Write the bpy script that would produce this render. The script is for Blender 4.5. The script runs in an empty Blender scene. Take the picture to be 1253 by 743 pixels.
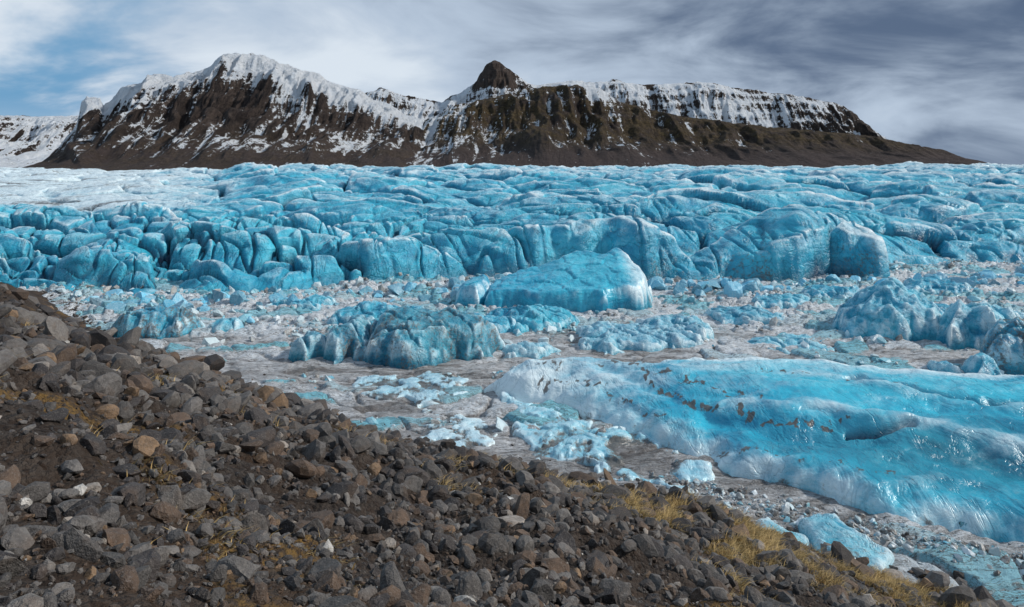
import bpy, math, numpy as np
rng=np.random.default_rng(7)
# ------------------------------------------------------------------ noise
def h01(ix,iy,seed):
    n=(ix.astype(np.int64)*374761393+iy.astype(np.int64)*668265263+seed*982451653)&0xffffffff
    n=((n^(n>>13))*1274126177)&0xffffffff
    n=((n^(n>>16))*2246822519)&0xffffffff
    n=n^(n>>15)
    return (n&0xffffff)/float(0x1000000)
def perlin(x,y,seed=0):
    x0=np.floor(x);y0=np.floor(y);fx=x-x0;fy=y-y0
    ux=fx*fx*fx*(fx*(fx*6-15)+10);uy=fy*fy*fy*(fy*(fy*6-15)+10)
    def g(ix,iy,dx,dy):
        a=h01(ix,iy,seed)*6.2831853
        return np.cos(a)*dx+np.sin(a)*dy
    a=g(x0,y0,fx,fy);b=g(x0+1,y0,fx-1,fy);c=g(x0,y0+1,fx,fy-1);d=g(x0+1,y0+1,fx-1,fy-1)
    return ((a*(1-ux)+b*ux)*(1-uy)+(c*(1-ux)+d*ux)*uy)*1.5
def fbm(x,y,o=4,seed=0,gain=.5):
    r=0;a=1;t=0
    for i in range(o):
        r=r+a*perlin(x*2**i+i*17.3,y*2**i-i*9.1,seed+i);t+=a;a*=gain
    return r/t*1.4
def ridged(x,y,o=4,seed=0):
    r=0;a=1;t=0
    for i in range(o):
        r=r+a*(1-np.abs(perlin(x*2**i+i*7.3,y*2**i+i*3.1,seed+i))*1.6);t+=a;a*=.5
    return r/t
def worley(x,y,seed=0):
    x0=np.floor(x);y0=np.floor(y)
    F1=np.full(x.shape,9.);F2=np.full(x.shape,9.);ID=np.zeros(x.shape);DX=np.zeros(x.shape);DY=np.zeros(x.shape)
    for i in(-1,0,1):
        for j in(-1,0,1):
            cx=x0+i;cy=y0+j
            px=cx+.1+.8*h01(cx,cy,seed);py=cy+.1+.8*h01(cx,cy,seed+1)
            dx=x-px;dy=y-py;d=np.sqrt(dx*dx+dy*dy)
            m=d<F1
            F2=np.where(m,F1,np.minimum(F2,d))
            ID=np.where(m,h01(cx,cy,seed+2),ID);DX=np.where(m,dx,DX);DY=np.where(m,dy,DY)
            F1=np.where(m,d,F1)
    return F1,F2,ID,DX,DY
def ss(a,b,x):
    t=np.clip((x-a)/(b-a),0,1);return t*t*(3-2*t)
def blur(z,k):
    for ax in(0,1):
        p=np.pad(z,[(k+1,k) if i==ax else (0,0) for i in(0,1)],mode='edge')
        c=np.cumsum(p,axis=ax)
        n=z.shape[ax]
        z=(np.take(c,np.arange(n)+2*k+1,axis=ax)-np.take(c,np.arange(n),axis=ax))/(2*k+1)
    return z
def pdist(px,py,pts,closed=False):
    D=np.full(px.shape,1e9)
    n=len(pts)
    for i in range(n if closed else n-1):
        ax,ay=pts[i];bx,by=pts[(i+1)%n]
        vx,vy=bx-ax,by-ay
        t=np.clip(((px-ax)*vx+(py-ay)*vy)/(vx*vx+vy*vy+1e-9),0,1)
        D=np.minimum(D,np.hypot(px-ax-t*vx,py-ay-t*vy))
    return D
def inside(px,py,pts):
    r=np.zeros(px.shape,bool);n=len(pts)
    for i in range(n):
        ax,ay=pts[i];bx,by=pts[(i+1)%n]
        if ay==by: continue
        c=((ay>py)!=(by>py))&(px<(bx-ax)*(py-ay)/(by-ay)+ax)
        r^=c
    return r
# ------------------------------------------------------------------ mesh helpers
def mesh_obj(name,V,F,mat,col=None,smooth=True):
    F=np.asarray(F,dtype=np.int32);k=F.shape[1]
    me=bpy.data.meshes.new(name)
    me.vertices.add(len(V));me.vertices.foreach_set('co',np.ascontiguousarray(V,dtype=np.float32).ravel())
    me.loops.add(F.size);me.loops.foreach_set('vertex_index',F.ravel())
    me.polygons.add(len(F));me.polygons.foreach_set('loop_start',np.arange(len(F),dtype=np.int32)*k)
    me.polygons.foreach_set('use_smooth',np.full(len(F),smooth,dtype=bool))
    me.update(calc_edges=True)
    if col is not None:
        a=me.color_attributes.new('col','FLOAT_COLOR','POINT')
        c=np.ones((len(V),4),dtype=np.float32);c[:,:3]=col
        a.data.foreach_set('color',c.ravel())
    me.materials.append(mat)
    o=bpy.data.objects.new(name,me);bpy.context.scene.collection.objects.link(o)
    return o
def grid_faces(r,c):
    i=np.arange(r*c).reshape(r,c)
    return np.stack([i[:-1,:-1],i[:-1,1:],i[1:,1:],i[1:,:-1]],-1).reshape(-1,4)
def grid_obj(name,X,Y,Z,mat,cols,keep=None,flip=False,smooth=True):
    r,c=X.shape
    F=grid_faces(r,c)
    V=np.stack([X,Y,Z],-1).reshape(-1,3);C=np.stack(cols,-1).reshape(-1,3)
    if keep is not None:
        k=keep.ravel();F=F[k[F].any(1)]
        u=np.unique(F);m=np.zeros(r*c,np.int64);m[u]=np.arange(len(u));F=m[F];V=V[u];C=C[u]
    if flip:F=F[:,::-1]
    return mesh_obj(name,V,F,mat,C,smooth)
# ------------------------------------------------------------------ node helpers
class NT:
    def __init__(s,name):
        s.m=bpy.data.materials.new(name);s.m.use_nodes=True;s.t=s.m.node_tree
        s.b=s.t.nodes['Principled BSDF'];s.o=s.t.nodes['Material Output']
    def n(s,ty,**k):
        x=s.t.nodes.new(ty)
        for a,b in k.items():setattr(x,a,b)
        return x
    def l(s,a,b):s.t.links.new(a,b)
    def val(s,sock,v):
        if isinstance(v,(int,float)):sock.default_value=v
        elif isinstance(v,tuple):sock.default_value=v if len(v)==len(sock.default_value) else (*v,1)
        else:s.l(v,sock)
    def math(s,op,a,b=0,c=None,clamp=False):
        x=s.n('ShaderNodeMath',operation=op);x.use_clamp=clamp
        s.val(x.inputs[0],a);s.val(x.inputs[1],b)
        if c is not None:s.val(x.inputs[2],c)
        return x.outputs[0]
    def mix(s,f,a,b,bt='MIX'):
        x=s.n('ShaderNodeMix',data_type='RGBA',blend_type=bt)
        s.val(x.inputs[0],f);s.val(x.inputs[6],a);s.val(x.inputs[7],b)
        return x.outputs[2]
    def coords(s):
        return s.n('ShaderNodeTexCoord').outputs['Object']
    def mapp(s,v,sc,rot=(0,0,0)):
        x=s.n('ShaderNodeMapping');s.l(v,x.inputs[0]);x.inputs['Scale'].default_value=sc;x.inputs['Rotation'].default_value=rot
        return x.outputs[0]
    def noise(s,v,scale,det=4,rough=.55,dist=0):
        x=s.n('ShaderNodeTexNoise');s.l(v,x.inputs['Vector']);x.inputs['Scale'].default_value=scale
        x.inputs['Detail'].default_value=det;x.inputs['Roughness'].default_value=rough;x.inputs['Distortion'].default_value=dist
        return x.outputs['Fac']
    def vor(s,v,scale,feat='F1',out='Distance'):
        x=s.n('ShaderNodeTexVoronoi',feature=feat);s.l(v,x.inputs['Vector']);x.inputs['Scale'].default_value=scale
        return x.outputs[out]
    def rng(s,v,a,b,c=0,d=1):
        x=s.n('ShaderNodeMapRange',interpolation_type='SMOOTHSTEP');s.l(v,x.inputs[0])
        for i,q in enumerate((a,b,c,d)):x.inputs[i+1].default_value=q
        return x.outputs[0]
    def attr(s):
        x=s.n('ShaderNodeAttribute',attribute_name='col');y=s.n('ShaderNodeSeparateColor');s.l(x.outputs['Color'],y.inputs[0])
        return y.outputs[0],y.outputs[1],y.outputs[2],x.outputs['Color']
    def bump(s,h,st,dist,nrm=None):
        x=s.n('ShaderNodeBump');s.l(h,x.inputs['Height']);x.inputs['Strength'].default_value=st;x.inputs['Distance'].default_value=dist
        if nrm is not None:s.l(nrm,x.inputs['Normal'])
        return x.outputs[0]
    def fin(s,col,rough,nrm=None,spec=.5):
        s.val(s.b.inputs['Base Color'],col);s.val(s.b.inputs['Roughness'],rough)
        s.b.inputs['Specular IOR Level'].default_value=spec
        if nrm is not None:s.l(nrm,s.b.inputs['Normal'])
        return s.m
# ------------------------------------------------------------------ materials
def ice_mat(name,fs,bd,wn=.55,bs=.6,grain=.14,crack=.4):
    t=NT(name);c=t.coords();w,d,dp,_=t.attr()
    big=t.noise(c,.12*fs,3,.6,.4)
    med=t.noise(t.mapp(c,(1,.6,1.8),(0,.35,.2)),.8*fs,5,.6,.6)
    fine=t.noise(c,5*fs,5,.75)
    stre=t.noise(t.mapp(c,(1,.35,.5),(.2,.3,.5)),2.6*fs,6,.7,.8)
    vn=t.noise(t.mapp(c,(1,.45,.7),(.3,.4,.6)),.55*fs,4,.6,1.6)
    vein=t.math('ABSOLUTE',t.math('SUBTRACT',vn,.5))
    col=t.mix(t.rng(med,.3,.72),(0.010,0.245,0.41),(0.032,0.47,0.655))
    col=t.mix(t.rng(big,.4,.7,0,.55),col,(0.09,0.63,0.78))
    col=t.mix(t.rng(stre,.52,.75,0,.40),col,(.26,.74,.84))
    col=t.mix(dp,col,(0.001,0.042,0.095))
    wm=t.math('ADD',w,t.math('MULTIPLY',t.math('SUBTRACT',med,.5),wn))
    wm=t.math('ADD',wm,t.math('MULTIPLY',t.math('SUBTRACT',fine,.5),.45))
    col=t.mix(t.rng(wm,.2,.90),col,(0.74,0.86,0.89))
    dm=t.math('ADD',d,t.math('MULTIPLY',t.math('SUBTRACT',fine,.5),1.1))
    dm=t.math('ADD',dm,t.math('MULTIPLY',t.math('SUBTRACT',stre,.5),.9))
    col=t.mix(t.rng(dm,.36,.70,0,.94),col,t.mix(fine,(0.030,0.025,0.021),(0.15,0.13,0.115)))
    col=t.mix(t.rng(vein,0,.014,crack,0),col,(.012,.12,.20))
    h=t.math('ADD',t.math('MULTIPLY',med,.7),t.math('MULTIPLY',fine,grain))
    h=t.math('ADD',h,t.math('MULTIPLY',stre,grain*1.4))
    h=t.math('ADD',h,t.rng(vein,0,.03,-.22*crack,0))
    nr=t.bump(h,bs,bd)
    return t.fin(col,t.rng(fine,.3,.7,.20,.42),nr,.5)
M_gl=ice_mat('glacier_ice',.38,1.1,.55,.8,.20,.5)
M_ice=ice_mat('blue_ice',.8,.6,.6,.8,.20,.4)
M_slab=ice_mat('smooth_blue_ice',.45,.6,.36,.7,.10,.25)
def chunk_mat():
    t=NT('ice_rubble_mat');c=t.coords();_,_,_,ca=t.attr()
    f=t.noise(c,5,4,.6)
    col=t.mix(t.rng(f,.35,.7,0,.4),ca,(.6,.72,.76))
    return t.fin(col,.35,t.bump(f,.6,.15))
M_chunk=chunk_mat()
def lag_mat():
    t=NT('dirty_frozen_slush');c=t.coords();w,d,b,_=t.attr()
    st=t.noise(t.mapp(c,(.35,1,1),(0,0,-.45)),.38,7,.68,1.8)
    f=t.noise(c,2.2,7,.76);v=t.noise(c,11,4,.75)
    vv=t.noise(t.mapp(c,(.25,1,1),(0,0,-.35)),.8,6,.7,2.5)
    col=t.mix(t.rng(st,.34,.62),(0.18,0.165,0.155),(0.66,0.68,0.70))
    col=t.mix(t.rng(f,.42,.72,0,.6),col,(0.24,0.215,0.20))
    wm=t.math('ADD',w,t.math('MULTIPLY',t.math('SUBTRACT',f,.5),1.5))
    col=t.mix(t.rng(wm,.35,.75),col,t.mix(b,(0.72,0.77,0.81),(0.16,0.56,0.68)))
    dm=t.math('ADD',d,t.math('MULTIPLY',t.math('SUBTRACT',st,.5),1.5))
    dm=t.math('ADD',dm,t.math('MULTIPLY',t.math('SUBTRACT',f,.5),.6))
    col=t.mix(t.rng(dm,.42,.8,0,.9),col,(0.050,0.038,0.031))
    rid=t.math('ABSOLUTE',t.math('SUBTRACT',vv,.5))
    col=t.mix(t.rng(rid,0,.04,.8,0),col,(.05,.04,.034))
    col=t.mix(t.rng(v,.56,.70,0,.6),col,(.08,.065,.055))
    h=t.math('ADD',f,t.math('MULTIPLY',v,.4))
    return t.fin(col,t.rng(st,.3,.6,.12,.55),t.bump(h,1,.3),.5)
M_lag=lag_mat()
def mor_mat():
    t=NT('moraine_dirt');c=t.coords();w,d,b,_=t.attr()
    f=t.noise(c,1.2,6,.7);g=t.noise(c,9,6,.75);lo=t.noise(c,.25,4,.6)
    ve=t.vor(c,16,'F1','Color');vd=t.vor(c,16)
    v2=t.vor(c,45,'F1','Distance');v3=t.vor(c,6)
    sp=t.n('ShaderNodeSeparateColor');t.l(ve,sp.inputs[0])
    col=t.mix(t.rng(f,.35,.7),(0.022,0.015,0.012),(0.068,0.047,0.035))
    col=t.mix(t.rng(lo,.45,.65,0,.5),col,(.078,.046,.027))
    col=t.mix(t.math('MULTIPLY',sp.outputs[0],.45),col,(0.15,0.128,0.11))
    col=t.mix(t.math('MULTIPLY',w,t.rng(g,.4,.6)),col,(0.26,0.155,0.05))
    h=t.math('ADD',t.math('MULTIPLY',g,1.0),t.math('MULTIPLY',t.math('SUBTRACT',1,vd),.6))
    h=t.math('ADD',h,t.math('MULTIPLY',t.math('SUBTRACT',1,v2),.25))
    h=t.math('ADD',h,t.math('MULTIPLY',t.math('SUBTRACT',1,v3),.9))
    return t.fin(col,.9,t.bump(h,1,.12),.2)
M_mor=mor_mat()
def rock_mat():
    t=NT('basalt_rock');c=t.coords();_,_,_,ca=t.attr()
    f=t.noise(c,9,5,.7);g=t.noise(c,40,3,.7);l=t.noise(c,3,3,.6)
    col=t.mix(t.rng(f,.3,.7,0,.6),ca,(0.028,0.023,0.021))
    col=t.mix(t.rng(l,.5,.7,0,.35),col,(.11,.068,.042))
    col=t.mix(t.rng(g,.5,.75,0,.35),col,(0.32,0.29,0.26))
    h=t.math('ADD',f,t.math('MULTIPLY',g,.5))
    return t.fin(col,.7,t.bump(h,.8,.05),.4)
M_rock=rock_mat()
def grass_mat():
    t=NT('dry_grass_mat');_,_,_,ca=t.attr();return t.fin(ca,.8,None,.2)
M_gr=grass_mat()
def mtn_mat():
    t=NT('mountain_rock_snow');c=t.coords();s,g,b,_=t.attr()
    f=t.noise(c,.03,6,.7,.5);st=t.noise(t.mapp(c,(1,.18,.18)),.065,8,.78,.7)
    ba=t.noise(t.mapp(c,(.12,.12,1)),.12,5,.7,.4);fi=t.noise(c,.12,7,.75)
    rock=t.mix(t.rng(st,.35,.68),(0.018,0.014,0.014),(0.125,0.094,0.078))
    rock=t.mix(t.rng(ba,.42,.62,0,.5),rock,(0.032,0.025,0.024))
    rock=t.mix(t.math('MULTIPLY',b,t.rng(fi,.3,.6,.5,1)),rock,t.mix(fi,(.04,.030,.030),(.12,.092,.084)))
    gr=t.mix(t.rng(fi,.35,.7),(0.034,0.024,0.012),(0.14,0.10,0.048))
    rock=t.mix(t.math('MULTIPLY',g,t.rng(f,.35,.6)),rock,gr)
    m=t.math('ADD',s,t.math('MULTIPLY',t.math('SUBTRACT',st,.5),2.4))
    m=t.math('ADD',m,t.math('MULTIPLY',t.math('SUBTRACT',fi,.5),1.5))
    m=t.math('ADD',m,t.math('MULTIPLY',t.math('SUBTRACT',ba,.5),1.0))
    col=t.mix(t.rng(m,.44,.56),rock,t.mix(t.rng(f,.3,.7),(.70,.76,.83),(.86,.89,.92)))
    h=t.math('ADD',st,t.math('ADD',t.math('MULTIPLY',ba,.5),t.math('MULTIPLY',fi,.5)))
    return t.fin(col,.85,t.bump(h,1,20),.15)
M_mt=mtn_mat()
# ------------------------------------------------------------------ moraine
TT=[-220,-142,-124,-85.7,-63.9,-50.3,-41.4,-29.1,-22.8,-17.3,-12.1,-6.6,-3.3,10,60]
SE=[36,37.1,39,32.4,30.5,32.8,33.4,34.2,36.3,37.4,37.5,37.3,37.3,38.5,42]
def st(x,y):return .623*x+.782*y,.782*x-.623*y
def mor_z(x,y,detail=True):
    s,t=st(x,y)
    e=np.interp(t,TT,SE)+1.2*fbm(x/9,y/9,3,50)
    u=s/e
    z=np.where(u<1,18.2*(1-u)*(1-.06*u*np.clip(u,0,1)),-(u-1)*12)
    z=np.where(u<0,18.2-18.2*u*.6,z)
    r=np.hypot(x,y)
    z=z+fbm(x/14,y/14,3,51)*1.3*ss(6,30,r)*ss(1.15,.8,u)
    z=z+fbm(x/3.5,y/3.5,4,52)*.5*ss(2,10,r)
    z=z+2.6*np.exp(-(((t+95)/22)**2))*np.exp(-(((s-17)/9)**2))
    if detail:
        z=z+fbm(x*1.3,y*1.3,4,53)*.13+ridged(x*.5,y*.5,3,54)*.16-.12
    return z,u,s,t
def grass_f(x,y,s,t):
    return fbm(x/3,y/3,3,60)+.52*ss(16,25,s)*ss(-20,-12,t)*ss(8,2,t)+.10*ss(14,4,s)*ss(-5,-12,t)-.12
NA,NR=900,1000
ang=np.linspace(-1.35,1.35,NA);rr=np.geomspace(1.2,190,NR)
A,R=np.meshgrid(ang,rr);X=R*np.sin(A);Y=-6+R*np.cos(A)
Z,u,s,t=mor_z(X,Y)
grass=ss(.15,.45,grass_f(X,Y,s,t))
grid_obj('moraine_slope_ground',X,Y,Z,M_mor,[grass,u*0,u*0],keep=(u<1.12))
# ------------------------------------------------------------------ stones
import bmesh
def ico(sub):
    bm=bmesh.new();bmesh.ops.create_icosphere(bm,subdivisions=sub,radius=1)
    V=np.array([v.co[:] for v in bm.verts]);F=np.array([[v.index for v in f.verts] for f in bm.faces]);bm.free();return V,F
def stone(sub,nclip=9,lo=.45,hi=.85):
    V,F=ico(sub);V=V.copy()
    V*=1+.12*rng.normal(size=(1,3))
    for k in range(nclip):
        n=rng.normal(size=3);n/=np.linalg.norm(n);d=rng.uniform(lo,hi)
        q=V@n-d;m=q>0;V[m]-=np.outer(q[m],n)*.97
    V*=1+.03*rng.normal(size=(len(V),1))
    V/=np.abs(V).max()
    return V,F
def scatter(name,P,S,C,mat,sub,nvar,flat=.62,smooth=False,lo=.45,hi=.85):
    Vs=[];Fs=[];Cs=[];off=0
    var=[stone(sub,lo=lo,hi=hi) for _ in range(nvar)]
    idx=rng.integers(0,nvar,len(P))
    for k in range(nvar):
        V,F=var[k];I=np.where(idx==k)[0];n=len(I)
        if n==0:continue
        q=rng.normal(size=(n,4));q[:,1:3]*=.35;q/=np.linalg.norm(q,axis=1)[:,None]
        w,x,y,z=q.T
        Rm=np.stack([1-2*(y*y+z*z),2*(x*y-z*w),2*(x*z+y*w),2*(x*y+z*w),1-2*(x*x+z*z),2*(y*z-x*w),2*(x*z-y*w),2*(y*z+x*w),1-2*(x*x+y*y)],-1).reshape(n,3,3)
        sc=np.stack([rng.uniform(.75,1.25,n),rng.uniform(.6,1.0,n),flat*rng.uniform(.7,1.3,n)],-1)*S[I][:,None]
        W=np.einsum('nij,nvj->nvi',Rm,V[None]*sc[:,None,:])+P[I][:,None,:]
        Vs.append(W.reshape(-1,3));Fs.append((F[None]+(np.arange(n)*len(V))[:,None,None]+off).reshape(-1,3))
        Cs.append(np.repeat(C[I],len(V),axis=0));off+=n*len(V)
    return mesh_obj(name,np.concatenate(Vs),np.concatenate(Fs),mat,np.concatenate(Cs),smooth)
def rock_cols(n):
    pal=np.array([[.095,.088,.082],[.14,.13,.122],[.05,.043,.041],[.19,.175,.16],[.125,.08,.052],[.23,.145,.08],[.032,.029,.030],[.34,.30,.26],[.66,.64,.60]])
    p=np.array([.20,.17,.20,.10,.13,.05,.13,.026,.004]);p/=p.sum()
    c=pal[rng.choice(len(pal),n,p=p)]
    return c*rng.uniform(.7,1.3,(n,1))
def rocks(name,n,r0,r1,szf,sub,nvar,clus=0.,lo=-.9):
    a=rng.uniform(-.95,.95,n);r=np.exp(rng.uniform(np.log(r0),np.log(r1),n))
    x=r*np.sin(a);y=r*np.cos(a)
    z,u,s,t=mor_z(x,y)
    dens=fbm(x/4,y/4,3,70)+clus*fbm(x/1.5,y/1.5,2,71)
    k=(u<1.06)&(u>-.4)&(rng.uniform(lo,.6,n)<dens)
    x,y,z,r=x[k],y[k],z[k],r[k]
    S=szf(r,rng.uniform(0,1,len(r)))
    P=np.stack([x,y,z+S*.18],-1)
    return scatter(name,P,S,rock_cols(len(x)),M_rock,sub,nvar)
rocks('moraine_gravel',42000,2.2,80,lambda r,u:np.maximum(.014+.02*u,r*(.0022+.0022*u)),1,12,0,-1.4)
rocks('moraine_stones',34000,2.5,100,lambda r,u:np.maximum(.035+.05*u**3,r*(.005+.009*u**3)),1,24,.6,-1.1)
rocks('moraine_rocks',9500,2.6,60,lambda r,u:np.maximum(.075+.10*u**3,r*(.011+.016*u**3)),2,24,.9,-.9)
rocks('moraine_boulders',420,5,90,lambda r,u:np.maximum(.16+.1*u,r*(.018+.020*u**3)),3,14,.5)
# ------------------------------------------------------------------ dry grass
def grassmesh():
    n=12000
    x=np.concatenate([rng.uniform(-2,30,n),rng.uniform(-45,10,n//2)]);y=np.concatenate([rng.uniform(12,42,n),rng.uniform(4,60,n//2)])
    z,u,s,t=mor_z(x,y)
    g=grass_f(x,y,s,t)
    k=(g>.25)&(u<1.0)&(np.hypot(x,y)>6)
    x,y=x[k],y[k];m=len(x);B=30
    bx=np.repeat(x,B)+rng.normal(0,.16,m*B);by=np.repeat(y,B)+rng.normal(0,.16,m*B)
    bz=mor_z(bx,by)[0]-.02
    L=rng.uniform(.10,.30,m*B)*np.interp(np.hypot(bx,by),[6,25],[.5,1.7]);az=rng.uniform(0,6.283,m*B);le=rng.uniform(.3,1.4,m*B)
    dx=np.cos(az)*le*L+.06;dy=np.sin(az)*le*L-.05
    w=.008+rng.uniform(0,.010,m*B);px_=-np.sin(az+1)*w;py_=np.cos(az+1)*w
    h=L*.75
    P0=np.stack([bx-px_,by-py_,bz],-1);P1=np.stack([bx+px_,by+py_,bz],-1)
    P2=np.stack([bx+dx*.4+px_*.6,by+dy*.4+py_*.6,bz+h*.7],-1);P3=np.stack([bx+dx*.4-px_*.6,by+dy*.4-py_*.6,bz+h*.7],-1)
    P4=np.stack([bx+dx+px_*.1,by+dy+py_*.1,bz+h],-1);P5=np.stack([bx+dx-px_*.1,by+dy-py_*.1,bz+h],-1)
    V=np.stack([P0,P1,P2,P3,P4,P5],1).reshape(-1,3);b=(np.arange(m*B)*6)[:,None]
    F=np.concatenate([b+np.array([0,1,2,3]),b+np.array([3,2,4,5])])
    tone=np.repeat(rng.uniform(.55,1.1,(m,1)),B,axis=0)
    c=np.array([.60,.42,.18])*tone*rng.uniform(.4,1.2,(m*B,1))+np.array([.03,.03,.02])*rng.uniform(0,1,(m*B,1))
    mesh_obj('dry_grass',V,F,M_gr,np.repeat(c,6,axis=0),False)
grassmesh()
# ------------------------------------------------------------------ frozen lagoon
def lag_z(X,Y):
    w1=X+3*fbm(X/12,Y/12,3,80);w2=Y+3*fbm(X/12,Y/12,3,81)
    F1,F2,I,DX,DY=worley(w1/5.5+w2/14,w2/3.2,82);e=F2-F1
    patch=ss(-.10,.35,fbm(X/22,Y/13,4,83)+.25*ss(60,85,Y))
    z=ss(0.02,.16,e)*(.12+.5*I*patch)+fbm(X/2,Y/2,4,84)*.16*(1+patch)+fbm(X/18,Y/18,3,85)*.25
    g1,g2,J,_,_=worley(X/1.6,Y/1.3,86)
    rub=ss(74,96,Y)*ss(-.1,.4,fbm(X/15,Y/9,3,87)+.2)
    z=z+rub*(.8*J*ss(0,.3,g2-g1))
    return z,e,I,patch,J,rub
rows=np.geomspace(26,175,850);cols=np.linspace(-1.15,1.15,1200)
Aa,Y=np.meshgrid(cols,rows);X=Aa*Y
Z,e,I,patch,J,rub=lag_z(X,Y)
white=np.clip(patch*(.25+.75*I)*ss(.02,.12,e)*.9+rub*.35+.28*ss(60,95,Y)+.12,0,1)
dirt=np.clip(.13+.5*fbm(X/16+3,Y/7,4,88)+.35*ss(.08,0,e)*patch-.15*ss(70,95,Y)+.12*ss(58,46,Y)*ss(-5,-25,X*1.0)+.5*np.exp(-(((X-10)/5)**2+((Y-45.5)/4)**2)),0,1)
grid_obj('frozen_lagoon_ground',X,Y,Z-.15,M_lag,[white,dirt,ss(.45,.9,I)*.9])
g=np.linspace(-9000,9000,60);GX,GY=np.meshgrid(g,g)
grid_obj('ground',GX,GY,GX*0-2.5,M_lag,[GX*0+.3,GX*0,GX*0])
# ------------------------------------------------------------------ glacier
FX=[-160,-110,-85,-71,-50,-40,-29,-10,8,25,40,56,68,74,91,107,160];FY=[118,115,113,110,107,113,118,122,128,125,122,124,126,138,145,146,150]
cols=np.linspace(-1.15,1.15,1400);rows=np.geomspace(98,1500,1300)
Aa,Y=np.meshgrid(cols,rows);X=Aa*Y
front=np.interp(X,FX,FY)
d=Y-front+7*fbm(X/16,Y/16,3,20)
base=np.interp(d,[-4,0,3,10,30,60,120,250,450,800,1400],[-3,-.6,2.0,3.4,4.6,6.0,8.2,11.0,14.0,16.6,18.9])
wx=X+10*fbm(X/45,Y/45,3,21)+.8*fbm(X/7,Y/7,2,44);wy=Y+10*fbm(X/45+5,Y/45,3,22)+.8*fbm(X/7+3,Y/7,2,45)
lft=ss(-5,-35,X)
us=wx/(23+.062*Y);vs=np.log(np.maximum(wy,60))*12.3+wx/58
F1,F2,I,DX,DY=worley(us,vs,23);e=F2-F1
ux2=us*2.1+.8*vs+.25*fbm(X/9,Y/9,2,39);f1,f2,J,dx2,dy2=worley(ux2,vs*1.8,24);e2=f2-f1
sm=ss(-.34,-.60,Aa+.12*fbm(X/60,Y/40,4,25))*ss(160,240,Y)
amp=(4.4+np.minimum(.015*Y,6.0))*ss(0,8,d)*(1-.62*sm)
notch=ss(0,.11,e);notch2=ss(0,.11,e2)
dome=1-.9*F1**2;dome2=1-.8*f1**2
R2=h01(np.floor(I*997),np.floor(I*313),5)-.5
R3=h01(np.floor(J*997),np.floor(J*313),6)-.5
z=base+amp*(.85*dome*(.34+.66*notch)-.6+(I-.5)*.9+.28*DY+1.1*R2*DX)
n2w=ss(.25,.7,J)*(.40+.60*lft*ss(200,100,Y))+.12
z=z+amp*.33*(dome2*(.22+.78*notch2)-.6+(J-.5)*.9+1.1*R3*dx2+.35*dy2)*n2w
u3=(.85*X+.5*Y+3*fbm(X/14,Y/14,2,40))/6.6;v3=(.5*X-.85*Y)/16
g1,g2,K,gx3,gy3=worley(u3,v3,41);e3=g2-g1
R4=h01(np.floor(K*997),np.floor(K*313),7)-.5
fz=ss(1,8,d)*ss(95,25,d)*(.22+.78*lft)
z=z+fz*2.0*((1-.85*g1**2)*(.2+.8*ss(0,.14,e3))-.6+(K-.5)*1.1+1.2*R4*gx3)
z=z+amp*.34*(ridged((X+.9*Y)/38,(Y-.2*X)/20,2,26)-.6)+fbm(X/5,Y/5,4,27)*.20*ss(-3,6,d)*(1+.003*Y)
z+=7.0*np.exp(-((X-57)/14)**2)*ss(0,3,d)*ss(36,14,d)
z+=3.0*np.exp(-((X-12)/22)**2)*ss(0,8,d)*ss(50,20,d)
z+=3.5*np.exp(-((X-30)/30)**2)*np.exp(-((d-45)/18)**2)
z+=.010*Y*fbm(X/170,Y/120,3,28)*ss(60,200,d)*(1-.6*sm)
cut=np.abs(perlin((X+.35*Y)/4.6,Y/16,37));z-=1.2*ss(.09,0,cut)*ss(80,15,d)*ss(0,4,d)*ss(.0,.4,fbm(X/25,Y/25,2,38)+.3)
z=np.where(d<-1.5,np.minimum(z,-1.2),z)
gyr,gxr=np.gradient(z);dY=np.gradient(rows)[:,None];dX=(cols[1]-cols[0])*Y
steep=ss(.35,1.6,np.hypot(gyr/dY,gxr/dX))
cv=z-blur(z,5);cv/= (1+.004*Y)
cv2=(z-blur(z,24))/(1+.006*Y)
white=np.clip((.17+.52*cv+.19*cv2+.16*fbm(X/30,Y/20,4,30))*(1-.6*steep)+.60*sm+.18*ss(250,900,Y),0,1)  # lighter crests and distance haze painted in over the ice's own whiteness
deep=np.clip(.0-.46*cv-.22*cv2+.36*ss(.09,0,e)+.32*ss(.08,0,e2)*n2w+.34*fz*ss(.10,0,e3)+.16*steep+.16*ss(-30,-70,X)*ss(90,20,d)+.16*fbm(X/20,Y/20,3,36),0,1)*(1-.5*sm)  # crevice and steep-face shade painted in as darker blue
dirt=np.clip(.16*ss(.3,.8,fbm(X/40,Y/12,4,31)+.35)+sm*(.28+.45*fbm(X/50,Y/14,5,32))+.34*ss(8,0,d)*ss(-.1,.3,fbm(X/8,Y/8,3,33)),0,1)
bx=fbm(X/8,z/4,2,34)*.5*ss(0,6,d);by=fbm(X/8+9,z/3,2,35)*.6*ss(0,6,d)
grid_obj('glacier',X+bx,Y+by,z,M_gl,[white,dirt,deep],keep=(d>-3))
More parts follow.
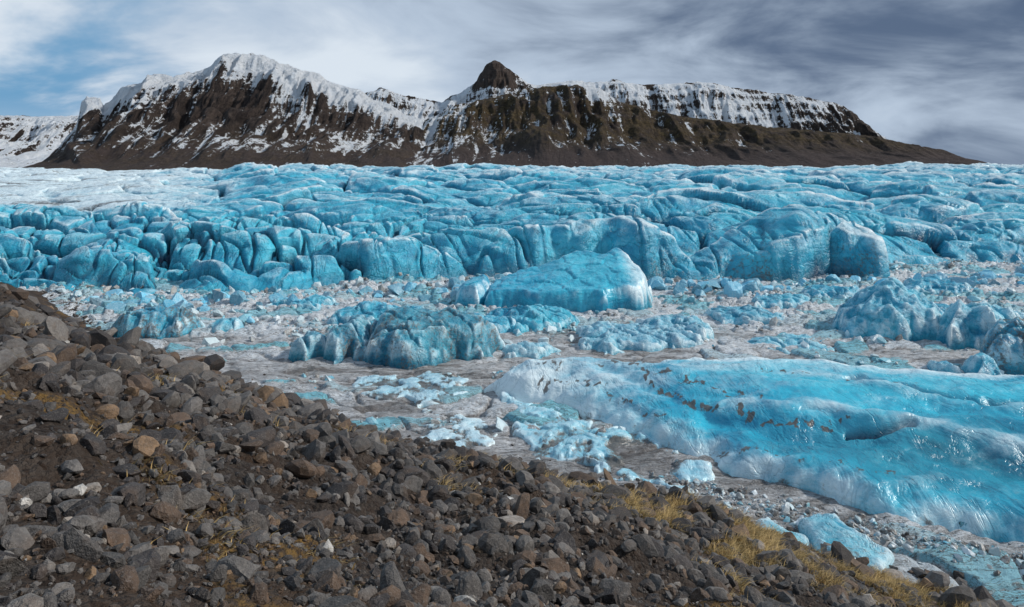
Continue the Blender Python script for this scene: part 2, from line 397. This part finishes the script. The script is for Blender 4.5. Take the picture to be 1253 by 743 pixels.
# ------------------------------------------------------------------ ice blocks / floes
def block(name,poly,topfn,res,w,warp=.6,white=.3,dirt=.1,deep=0.,p=2.3,rough=.12,extra=None,mat=None,dscale=1.):
    P=np.array(poly);x0,y0=P.min(0)-2;x1,y1=P.max(0)+2
    X,Y=np.meshgrid(np.arange(x0,x1,res),np.arange(y0,y1,res))
    sd=int(abs(P[0,0]*13+P[0,1]*7))%900+100
    wx=X+warp*fbm(X/4,Y/4,2,sd)+warp*.18*fbm(X*.9,Y*.9,2,sd+4);wy=Y+warp*fbm(X/4+9,Y/4,2,sd+1)+warp*.18*fbm(X*.9+5,Y*.9,2,sd+5)
    D=pdist(wx,wy,poly,True);D=np.where(inside(wx,wy,poly),D,-D)
    q=np.clip(D/w,0,1);prof=(1-(1-q)**p)**(1/p)
    f1,f2,J,ax,ay=worley(wx/3.2+.2*wy,wy/3.6,sd+9);Rr=h01(np.floor(J*997),np.floor(J*313),7)-.5
    top=topfn(X,Y,D)+rough*fbm(X/1.2,Y/1.2,4,sd+2)*1.2+rough*2.2*((J-.5)*1.0+1.2*Rr*ax-.6*ss(.14,0,f2-f1))
    Z=-.6+(top+.6)*prof
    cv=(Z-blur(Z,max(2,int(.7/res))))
    a=[np.clip(white+.6*cv,0,1),np.clip(dirt+.25*fbm(X/3,Y/3,3,sd+8),0,1),np.clip(deep-.65*cv*dscale,0,1)]  # curvature paints shade into hollows and light onto crests
    if extra:a,Z=extra(X,Y,D,Z,a)
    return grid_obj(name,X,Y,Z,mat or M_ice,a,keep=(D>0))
slab=[(-2.7,62),(0.5,58.5),(4.4,56.5),(8.3,51.9),(11.9,48.5),(14.7,45),(18.8,42),(21.7,38.7),(27.3,36.3),(34,34.5),(46,33),(60,36),(64,50),(52,60),(42,62),(32,64),(22,67),(12,66.5),(5,67),(0,66)]
def g_line(X,Y,pts,w):return np.exp(-(pdist(X,Y,pts)/w)**2)
def slab_top(X,Y,D):
    z=.5+.8*ss(0,2.0,D)+1.5*ss(1,10,D)+.055*np.clip(Y-45,0,20)*ss(0,5,D)
    z+=.55*fbm(X/10+Y/20,Y/5,3,201)+.12*fbm(X/2,Y/1.2,3,212)
    z-=.4*g_line(X+.6*fbm(X/3,Y/3,2,202),Y,[(8,60),(11.5,56),(14.6,50.5),(19,47),(24,45.3)],.8)
    return z
def slab_extra(X,Y,D,Z,a):
    wx=X+.9*fbm(X/3,Y/3,3,203);wy=Y+.6*fbm(X/3+4,Y/3,3,204)
    s1=g_line(wx,Y+.15*fbm(X/2,Y/2,2,230),[(22.6,46.6),(24.6,46.0),(27.2,45.9)],.17);Z=Z-.6*s1
    s2=g_line(wx,wy,[(28,55.5),(30.5,52.5),(34,50),(41,47.8)],.5);Z=Z-1.1*s2
    s3=g_line(wx,wy,[(28.0,53.8),(32,50.4),(38,47.4)],1.1);Z=Z+.45*s3
    s4=g_line(wx,wy,[(16,51.5),(20,50.0),(23.5,48.2),(27.5,46.4),(31,43.6),(37,40)],.9);Z=Z+.42*s4
    s5=g_line(wx,wy,[(27,44.0),(30,42.0),(36,38.6)],1.3);Z=Z-.30*s5
    s6=g_line(wx,wy,[(15,64),(22,62),(30,59.5),(44,56)],.7);Z=Z+.35*s6
    nx=X+1.3*fbm(X/1.6,Y/1.6,4,240);ny=Y+.9*fbm(X/1.6+4,Y/1.6,4,241)
    line=g_line(nx,ny,[(8.5,62),(11.0,59.5),(12.0,56),(14.6,52),(17.5,49.6)],.40)+.9*g_line(nx,ny,[(12.5,57.5),(16,54),(19.5,51)],.25)+1.0*g_line(nx,ny,[(17.0,49.8),(20,48.2),(23,47.6)],.28)
    l2=g_line(nx,ny,[(2.5,59.5),(6,58.2),(8.5,55),(11.5,51)],.35)+.9*g_line(nx,ny,[(16,60),(24,56),(33,53)],.2)+.9*g_line(nx,ny,[(14,47),(19,44),(24,40.5)],.25)+.8*g_line(nx,ny,[(1,62),(6,61.5),(9,60)],.3)
    sp=ss(-.25,.15,fbm(X*1.8,Y*1.3,4,205))
    a[1]=np.clip(a[1]+line*.95*sp+.75*l2*sp+.42*ss(1.3,0,D)*ss(-.2,.4,fbm(X/2,Y/2,3,206)),0,1)
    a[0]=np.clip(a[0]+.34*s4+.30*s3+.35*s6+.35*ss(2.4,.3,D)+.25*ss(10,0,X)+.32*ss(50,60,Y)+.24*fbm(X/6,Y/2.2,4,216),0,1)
    a[2]=np.clip(a[2]+.95*s1+.9*s2+.30*s5-.2*s4+.38*ss(35,41,Y)*ss(6,20,X)*ss(50,44,Y)*ss(.8,3.5,D),0,1)  # slots and hollow get shade painted into the colour; lower band deeper blue
    return a,Z
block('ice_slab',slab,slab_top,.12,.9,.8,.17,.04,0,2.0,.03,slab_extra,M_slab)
def hole_extra(X,Y,D,Z,a):
    h=np.exp(-(((X-9.3)/2.0)**2+((Y-47)/2.6)**2)**1.5)
    m=ss(.05,-.15,fbm(X/2.6,Y/2.0,4,213))
    Z=Z-1.2*h-.28*m;a[1]=np.clip(a[1]+.9*h+.35*m+.2*ss(-.1,.4,fbm(X/2,Y/2,3,210)),0,1);return a,Z
block('ice_shelf',[(-1.9,61),(3.8,58.5),(8.8,51.5),(12.2,48.2),(13.5,44.5),(12.0,42.2),(8.2,42.4),(6.8,43.2),(4.1,46),(1.5,48.4),(-.4,50.8),(1.2,54),(-1,57)],lambda X,Y,D:.28+.34*ss(0,3,D)+.25*fbm(X/3.5,Y/3,2,211),.11,.35,1.8,.50,.16,0,2.0,.07,hole_extra,M_slab)
def sh_x(X,Y,D,Z,a):
    m=ss(.1,-.15,fbm(X/2.2,Y/1.6,4,214));a[1]=np.clip(a[1]+.4*m,0,1);return a,Z-.2*m
block('ice_shelf',[(-9.5,48.5),(-6,46.6),(-2,48),(-1.0,52),(-3.5,56),(-8,57.5),(-7,53)],lambda X,Y,D:.12+.12*ss(0,2,D),.12,.3,2.0,.64,.36,0,2.0,.06,sh_x,M_slab)
block('ice_shelf',[(-13,60.5),(-8,58.8),(-3.5,61),(-4,65),(-9,67),(-15,65)],lambda X,Y,D:.12+.2*ss(0,2,D),.12,.3,2.0,.56,.32,0,2.0,.06,sh_x,M_slab)
# tilted tabular block
def tilt(X,Y,D):return np.interp(X,[-8,-2,4,10,16,19,21],[1.0,2.0,3.1,4.4,5.9,5.6,4.2])-.27*(106-Y)*np.interp(X,[0,16],[.6,1.4])+1.5+.3*fbm(X/6,Y/4,2,220)
def tilt_x(X,Y,D,Z,a):
    a[0]=np.clip(a[0]+.40*ss(15.5,18.5,X)-.25*ss(2.,.2,D),0,1);a[2]=np.clip(a[2]+.12*ss(1.6,.2,D),0,1);a[1]=np.clip(a[1]+.3*ss(15.5,18.5,X)*ss(0,.4,fbm(X/1.5,Y/1.5,3,221)),0,1);return a,Z  # lit right end painted white, edges darkened in colour; dirt specks added
block('tilted_ice_block',[(-3.5,98),(6,95.5),(13,94.5),(18.5,96.5),(21,102),(17,108),(10,110),(0,108),(-5,103)],tilt,.15,1.3,1.1,.22,.05,.0,2.0,.09,tilt_x,M_slab)
block('ice_block',[(-8.5,100),(-4.5,98.5),(-3,102),(-3,107),(-7,108)],lambda X,Y,D:3.6+.25*(X+5),.15,1.3,.7,.20,.02,.05,2.0,.10,None,M_slab)
# weathered group
def groov(h,k):
    return lambda X,Y,D:h+.6*fbm(X/5,Y/5,2,int(k))-.8*ss(.11,0,np.abs(perlin((X+.8*Y)/6.0,Y/9,int(k)+3)))+.3*ss(0,3,D)-.12*(78-Y)
for k,(pl,h,dp,di) in enumerate([
    ([(-23.8,72),(-21.5,71.0),(-19.8,73.0),(-20.6,78),(-23.5,77.5)],2.6,.45,.36),
    ([(-20.0,71.5),(-18,70.4),(-15.4,72.0),(-15.2,78.5),(-19.4,79)],3.6,.45,.40),
    ([(-15.4,71),(-12,69.6),(-7,70.2),(-2.5,71.5),(-1.0,75),(-4,79),(-12,80.5),(-16,78.5)],4.0,.42,.42)]):
    block('weathered_ice_block',pl,groov(h,300+k*9),.11,2.0,1.2,.26,di,dp,1.7,.20)
for k,(pl,h,wh) in enumerate([
    ([(-19,82),(-10,80.5),(-2,82),(2,86),(-5,90),(-16,89)],2.3,.26),
    ([(-4,84.5),(5,84),(9.5,88),(7,93),(-2,93)],2.4,.24),
    ([(-24,88),(-17,87),(-11,91),(-15,96),(-24,95)],2.2,.28),
    ([(8,76),(15,74.8),(22.5,78),(21.5,84),(14,86.5),(8,83)],1.7,.42),
    ([(15,80),(22,79),(25,83),(22,88),(16,88)],2.4,.40),
    ([(26,88),(33,87),(37,91),(33,95),(26,94)],1.7,.34),
    ([(28,76),(36,75),(38,79),(33,81),(27,80)],.8,.38),
    ([(35,98),(42,97),(45,102),(38,105)],2.2,.30),
    ([(56,92),(64,91),(68,95),(60,98)],1.6,.30),
    ([(44,104),(52,103),(56,108),(48,111)],2.4,.25),
    ([(62,108),(72,107),(76,113),(66,116)],2.6,.25),
    ([(-36,98),(-28,97),(-26,102),(-34,104)],1.6,.28),
    ([(-2,74),(4,73),(6,77),(1,79)],1.2,.45)]):
    block('ice_plate',pl,(lambda h:lambda X,Y,D:h*.45+h*.4*ss(0,4,D)+.3*fbm(X/3,Y/3,2,int(h*90))-.4*ss(.10,0,np.abs(perlin((X+Y)/3.5,Y/6,int(h*50)))))(h),.14,.9,2.2,wh,.14,.05,2.0,.20)
def pyr(cx,cy,h,r):
    return lambda X,Y,D:np.maximum(.7,h-h*.8*np.hypot((X-cx)/r,(Y-cy)/r*1.1)**.9)+.9*(ridged(X/2.8,Y/2.8,2,400)-.6)
block('ice_pyramid',[(39,81),(44,79.5),(50,80),(54,83),(52,88),(46,91),(41,87)],pyr(47.5,85,7.0,8),.12,1.4,1.4,.32,.05,.04,2.0,.24)
for k,(nm,pl,h,di,dp,wh) in enumerate([
    ('ice_block',[(41.5,66.5),(43.5,66),(44,68),(42,69)],1.6,.05,.1,.25),
    ('ice_block',[(43.8,64.5),(46.5,64),(47.5,66.5),(45,68)],2.2,.05,.12,.2),
    ('debris_covered_ice',[(47.5,67),(52,65),(60,66),(62,73),(54,75),(48.5,72)],3.8,.50,.25,.25),
    ('ice_block',[(49,76.5),(56,75.5),(62,79),(55,82),(50,81)],4.0,.1,.0,.36),
    ('debris_covered_ice',[(-49,82),(-45,80.5),(-40,82),(-38.5,85.5),(-43,88),(-48,86)],2.5,.44,.05,.32),
    ('ice_block',[(-38,84),(-35.5,83.5),(-34,86),(-37,88)],1.5,.3,.0,.35),
    ('ice_block',[(12.6,35.6),(14.4,34.4),(16.0,36.2),(15.0,39.0),(13.4,38.6)],.7,.22,.0,.42),
    ('ice_block',[(15.6,34.2),(18.0,33.0),(19.4,35.2),(18.6,38.6),(16.4,38.8)],.9,.26,.05,.38)]):
    block(nm,pl,(lambda h,pl:lambda X,Y,D:h*.7+h*.4*ss(0,2.2,D)+.25*h*(ridged(X/3,Y/3,2,int(h*70))-.6))(h,pl),.10,min(1.2,h*.5),.9,wh,di,dp,2.0,min(.25,h*.1))
# ------------------------------------------------------------------ ice rubble
def rubble():
    n=36000
    Y=np.exp(rng.uniform(np.log(50),np.log(150),n));X=Y*rng.uniform(-.95,.95,n)
    fr=np.interp(X,FX,FY)
    dn=fbm(X/10,Y/7,4,90)+.75*np.exp(-((fr-Y-2)/9)**2)+.12*ss(70,95,Y)-.25*ss(-15,-40,X)*ss(90,70,Y)-.25*ss(66,56,Y)
    s_,t_=st(X,Y)
    k=(rng.uniform(.12,1.0,n)<dn)&(Y<fr+5)&(s_>np.interp(t_,TT,SE)+1)
    X,Y=X[k],Y[k];S=.08+1.0*rng.uniform(0,1,len(X))**8+.0015*Y
    m=2600;tt=rng.uniform(0,1,m)
    bx=np.interp(tt,[0,.3,.6,1],[10,16,21,36]);by=np.interp(tt,[0,.3,.6,1],[45,41,37.2,33])
    bx=bx+rng.normal(0,1.1,m)-.3;by=by+rng.normal(0,.8,m)-.8
    ok=(st(bx,by)[0]>36.9);bx,by=bx[ok],by[ok]
    BS=.05+.34*rng.uniform(0,1,len(bx))**6
    nA=len(X)
    X=np.concatenate([X,bx]);Y=np.concatenate([Y,by]);S=np.concatenate([S,BS])
    z=lag_z(X,Y)[0]-.15+S*.1
    n=len(X)
    pal=np.array([[.50,.63,.68],[.20,.50,.60],[.06,.34,.48],[.36,.34,.32],[.66,.72,.75],[.12,.09,.075]])
    c=pal[rng.choice(6,n,p=[.26,.16,.10,.22,.12,.14])]*rng.uniform(.75,1.1,(n,1))
    c[nA:]=pal[rng.choice(6,n-nA,p=[.22,.06,.02,.22,.16,.32])]*rng.uniform(.6,1.1,(n-nA,1))
    scatter('ice_rubble',np.stack([X,Y,z],-1),S,c,M_chunk,1,24,.55,False,.3,.8)
    m=420
    x=rng.uniform(-110,115,m);y=np.interp(x,[-110,-50,0,40,70,115],[112,104,117,118,120,138])-np.abs(rng.normal(0,6,m))
    ok=(st(x,y)[0]>np.interp(st(x,y)[1],TT,SE)+3);x,y=x[ok],y[ok];S=.6+1.5*rng.uniform(0,1,len(x))**2
    c=np.array([[.06,.36,.52]])*rng.uniform(.5,1.5,(len(x),1))+np.array([[.12,.08,.06]])*rng.uniform(0,1,(len(x),1))
    scatter('fallen_seracs',np.stack([x,y,S*.25],-1),S,c,M_chunk,3,16,.8,False,.3,.8)
    m=1800;tq=rng.uniform(-130,20,m);sq=np.interp(tq,TT,SE)+rng.exponential(1.0,m)-.5
    x=.623*sq+.782*tq;y=.782*sq-.623*tq
    S=.07+.35*rng.uniform(0,1,m)**5
    zz=np.maximum(mor_z(x,y)[0],lag_z(x,y)[0]-.15)+S*.1
    scatter('shore_stones',np.stack([x,y,zz],-1),S,rock_cols(m)*.8,M_rock,2,8)
rubble()
# ------------------------------------------------------------------ mountains
cols=np.linspace(-1.3,1.05,1650);rows=np.linspace(1040,3700,760)
Aa,Y=np.meshgrid(cols,rows);X=Aa*Y
def prof(p,k=1.25):
    p=np.clip(p,0,1);return .75*p**k+.25*ss(.6,.95,p)
def lay(tab,Yc,Lf,Lb,wr,seed,k=1.25,nx=.35):
    xs=[a for a,_ in tab];hs=[b for _,b in tab]
    p=np.where(Y<Yc,1-(Yc-Y)/Lf,1-(Y-Yc)/Lb)
    off=(1-np.clip(p,0,1))
    h=np.interp(X*(Yc/np.maximum(Y,1))**nx+wr*off*fbm(X/260,Y/260,3,seed),xs,hs)
    sp=fbm(X/130,Y/420,3,seed+9)
    return h*prof(p+.34*sp*off*np.clip(p*3,0,1),k),p,h
TA=[(-1200,0),(-1172,8),(-1132,36),(-1102,66),(-1062,116),(-1052,172),(-1040,184),(-1008,180),(-1000,156),(-975,180),(-952,206),(-905,218),(-892,234),(-830,232),(-772,242),(-745,252),(-728,268),(-702,286),(-650,292),(-608,284),(-590,272),(-562,262),(-472,238),(-430,214),(-372,196),(-312,166),(-252,136),(-172,96),(-52,0)]
TC=[(-360,0),(-272,76),(-212,126),(-132,164),(-52,180),(48,204),(148,214),(218,204),(268,168),(408,136),(548,116),(748,100),(908,80),(1008,56),(1108,24),(1172,0)]
TB=[(-800,200),(-558,280),(-513,294),(-480,306),(-453,303),(-430,285),(-378,272),(-258,255),(-198,285),(-138,320),(-112,362),(-95,388),(-70,408),(-45,402),(-25,380),(-8,372),(27,345),(60,322),(87,312),(222,333),(300,325),(372,336),(492,315),(612,324),(702,327),(822,303),(1002,282),(1182,252),(1257,210),(1302,159),(1326,144),(1392,69),(1450,0)]
TE=[(-4300,420),(-3304,352),(-2504,224),(-2344,172),(-2184,192),(-2064,120),(-1800,0)]
zA,pA,hA=lay(TA,1670,560,800,60,500,1.1,.9)
zC,pC,hC=lay(TC,1680,540,700,90,520,1.0)
zB,pB,hB=lay(TB,2505,620,900,90,540,1.3)
zE,pE,hE=lay(TE,3340,900,400,80,560,1.2,.8)
L=np.stack([zA,zC,zB,zE]);w=L.argmax(0);z=L.max(0)
p=np.choose(w,[pA,pC,pB,pE]);pc=np.clip(p,0,1)
gw=.45*fbm(X/140,Y/200,3,601)
gul=ridged(X/95+gw,Y/520,3,600)-.62
gul2=ridged(X/34+gw,Y/160,3,610)-.62
gul3=ridged(X/15+gw,Y/110,2,612)-.6
mk=ss(0,.12,pc)*ss(1.02,.80,pc)
hs=np.clip(z/120,0,1)*np.choose(w,[1.,.72,1.,.5])
z2=z+mk*hs*(56*gul+22*gul2+6*gul3)
crag=ridged(X/40,Y/40,4,620)-.6
z2+=crag*13*ss(.25,.9,pc)*hs*np.choose(w,[1.,.8,.55,1.])
z2+=2.2*np.sin((z2+14*fbm(X/120,Y/120,2,630))/6.0)*ss(.15,.3,pc)*hs
z2=np.where(z>.5,z2,0)+np.where(z>.5,17,14)
gy,gx=np.gradient(z2);dyy=(rows[1]-rows[0]);dxx=(Aa[0,1]-Aa[0,0])*Y
slope=np.hypot(gy/dyy,gx/dxx)
alt=z2-17
n1=fbm(X/120,Y/120,4,640)
sA=.32+.42*ss(90,220,alt)+.26*n1-.36*gul-.42*gul2-.5*gul3-.12*ss(1.0,2.2,slope)-.50*ss(60,15,alt)
sA-=.50*np.exp(-(((X+620)/80)**2))*ss(.97,.85,pc)*ss(.45,.65,pc)
sA+=.60*ss(.76,.90,pc)-.70*np.exp(-(((X+655)/50)**2))*ss(.93,.98,pc)
sC=.10+.34*np.exp(-((X+190)/110)**2)+1.0*np.exp(-((X-200)/36)**2)*ss(145,180,alt)+.26*n1-.40*gul-.42*gul2-.5*gul3-.28*ss(220,600,X)-.3*ss(50,10,alt)
sB=.88+.40*n1-.45*ss(.9,1.9,slope)-1.1*np.exp(-(((X+50)/90)**2))*ss(265,320,alt)-.65*ss(.93,1,pc)*ss(-.1,.3,fbm(X/90,Y/90,3,650))-.45*ss(850,1250,X)-.4*gul3
sE=np.full(z.shape,1.8)
snow=np.choose(w,[sA,sC,sB,sE])
grs=np.choose(w,[.35*ss(120,30,alt),.95*ss(30,80,alt),.1+0*z,0*z])
scr=np.choose(w,[ss(75,35,alt),ss(60,25,alt),0*z,0*z])
grid_obj('mountain',X,Y,z2,M_mt,[np.clip(snow,-.5,2.2),grs,scr])
# ------------------------------------------------------------------ sky
sun_el,sun_az=math.radians(36),math.radians(88)   # azimuth clockwise from +Y (view direction)
wd=bpy.data.worlds.new("World");bpy.context.scene.world=wd;wd.use_nodes=True
T=wd.node_tree;N=T.nodes;N.clear();Lk=T.links.new
out=N.new('ShaderNodeOutputWorld');sky=N.new('ShaderNodeTexSky');sky.sky_type='NISHITA';sky.sun_disc=False
sky.sun_elevation=sun_el;sky.sun_rotation=sun_az
b1=N.new('ShaderNodeBackground');Lk(sky.outputs[0],b1.inputs[0]);b1.inputs[1].default_value=.10
b2=N.new('ShaderNodeBackground');b2.inputs[1].default_value=1.08
mx=N.new('ShaderNodeMixShader');Lk(b1.outputs[0],mx.inputs[1]);Lk(b2.outputs[0],mx.inputs[2]);Lk(mx.outputs[0],out.inputs[0])
tc=N.new('ShaderNodeTexCoord');sp=N.new('ShaderNodeSeparateXYZ');Lk(tc.outputs['Generated'],sp.inputs[0])
def M(op,a,b=0,clamp=False):
    x=N.new('ShaderNodeMath');x.operation=op;x.use_clamp=clamp
    for i,v in enumerate((a,b)):
        if isinstance(v,(int,float)):x.inputs[i].default_value=v
        else:Lk(v,x.inputs[i])
    return x.outputs[0]
zc=M('ADD',M('MAXIMUM',sp.outputs[2],0),.42)
cb=N.new('ShaderNodeCombineXYZ');Lk(M('DIVIDE',sp.outputs[0],zc),cb.inputs[0]);Lk(M('DIVIDE',sp.outputs[1],zc),cb.inputs[1]);Lk(M('MULTIPLY',sp.outputs[2],3.0),cb.inputs[2])
def NZ(sc,det,rough,dist,loc=(0,0,0),s3=(1,1,1)):
    mp=N.new('ShaderNodeMapping');Lk(cb.outputs[0],mp.inputs[0]);mp.inputs['Location'].default_value=loc;mp.inputs['Scale'].default_value=s3
    x=N.new('ShaderNodeTexNoise');Lk(mp.outputs[0],x.inputs['Vector']);x.inputs['Scale'].default_value=sc;x.inputs['Detail'].default_value=det
    x.inputs['Roughness'].default_value=rough;x.inputs['Distortion'].default_value=dist;return x.outputs['Fac']
def RG(v,a,b,c=0,d=1):
    x=N.new('ShaderNodeMapRange');x.interpolation_type='SMOOTHSTEP';Lk(v,x.inputs[0])
    for i,q in enumerate((a,b,c,d)):x.inputs[i+1].default_value=q
    return x.outputs[0]
def MC(f,a,b):
    x=N.new('ShaderNodeMix');x.data_type='RGBA'
    if isinstance(f,float):x.inputs[0].default_value=f
    else:Lk(f,x.inputs[0])
    for i,v in((6,a),(7,b)):
        if isinstance(v,tuple):x.inputs[i].default_value=(*v,1)
        else:Lk(v,x.inputs[i])
    return x.outputs[2]
n1=NZ(.75,4,.5,.3,(3.1,1.7,0),(1,1.1,1));n2=NZ(2.1,6,.55,.4,(8,2,0),(1,1.2,1))
cl=M('ADD',M('MULTIPLY',n1,.50),M('MULTIPLY',n2,.50))
right=RG(sp.outputs[0],.12,.50)
up=RG(sp.outputs[2],.06,.19)
v=M('SUBTRACT',M('ADD',cl,.05),M('MULTIPLY',right,M('ADD',M('MULTIPLY',up,.10),.07)))
ccol=MC(RG(v,.34,.54),(.095,.14,.225),(.43,.52,.64))
ccol=MC(RG(v,.51,.66,0,.8),ccol,(.70,.77,.84))
bl=M('MULTIPLY',RG(sp.outputs[0],-.28,-.58),RG(n2,.62,.42))
ccol=MC(M('MULTIPLY',bl,.85),ccol,(.08,.28,.50))
ccol=MC(M('MULTIPLY',RG(sp.outputs[2],.10,.0),RG(sp.outputs[0],.5,-.5,0,.75)),ccol,(.56,.66,.77))
Lk(ccol,b2.inputs[0])
Lk(RG(M('ADD',n1,M('MULTIPLY',RG(sp.outputs[0],-.62,-.3),.3)),.42,.60,.8,1),mx.inputs[0])
# sun
sl=bpy.data.lights.new('sun','SUN');sl.energy=3.5;sl.angle=math.radians(4);sl.color=(1,.95,.88)
so=bpy.data.objects.new('sun',sl);bpy.context.scene.collection.objects.link(so)
from mathutils import Vector
dv=Vector((math.sin(sun_az)*math.cos(sun_el),math.cos(sun_az)*math.cos(sun_el),math.sin(sun_el)))
so.rotation_euler=(-dv).to_track_quat('-Z','Y').to_euler()
# camera
cam=bpy.data.cameras.new('camera');co=bpy.data.objects.new('camera',cam);bpy.context.scene.collection.objects.link(co)
co.location=(0,0,20);co.rotation_euler=(math.pi/2,0,0);cam.lens=24;cam.sensor_width=36;cam.shift_y=-.1305
cam.clip_start=.1;cam.clip_end=30000
sc=bpy.context.scene;sc.camera=co;sc.view_settings.view_transform='Standard';sc.view_settings.look='None';sc.view_settings.exposure=0
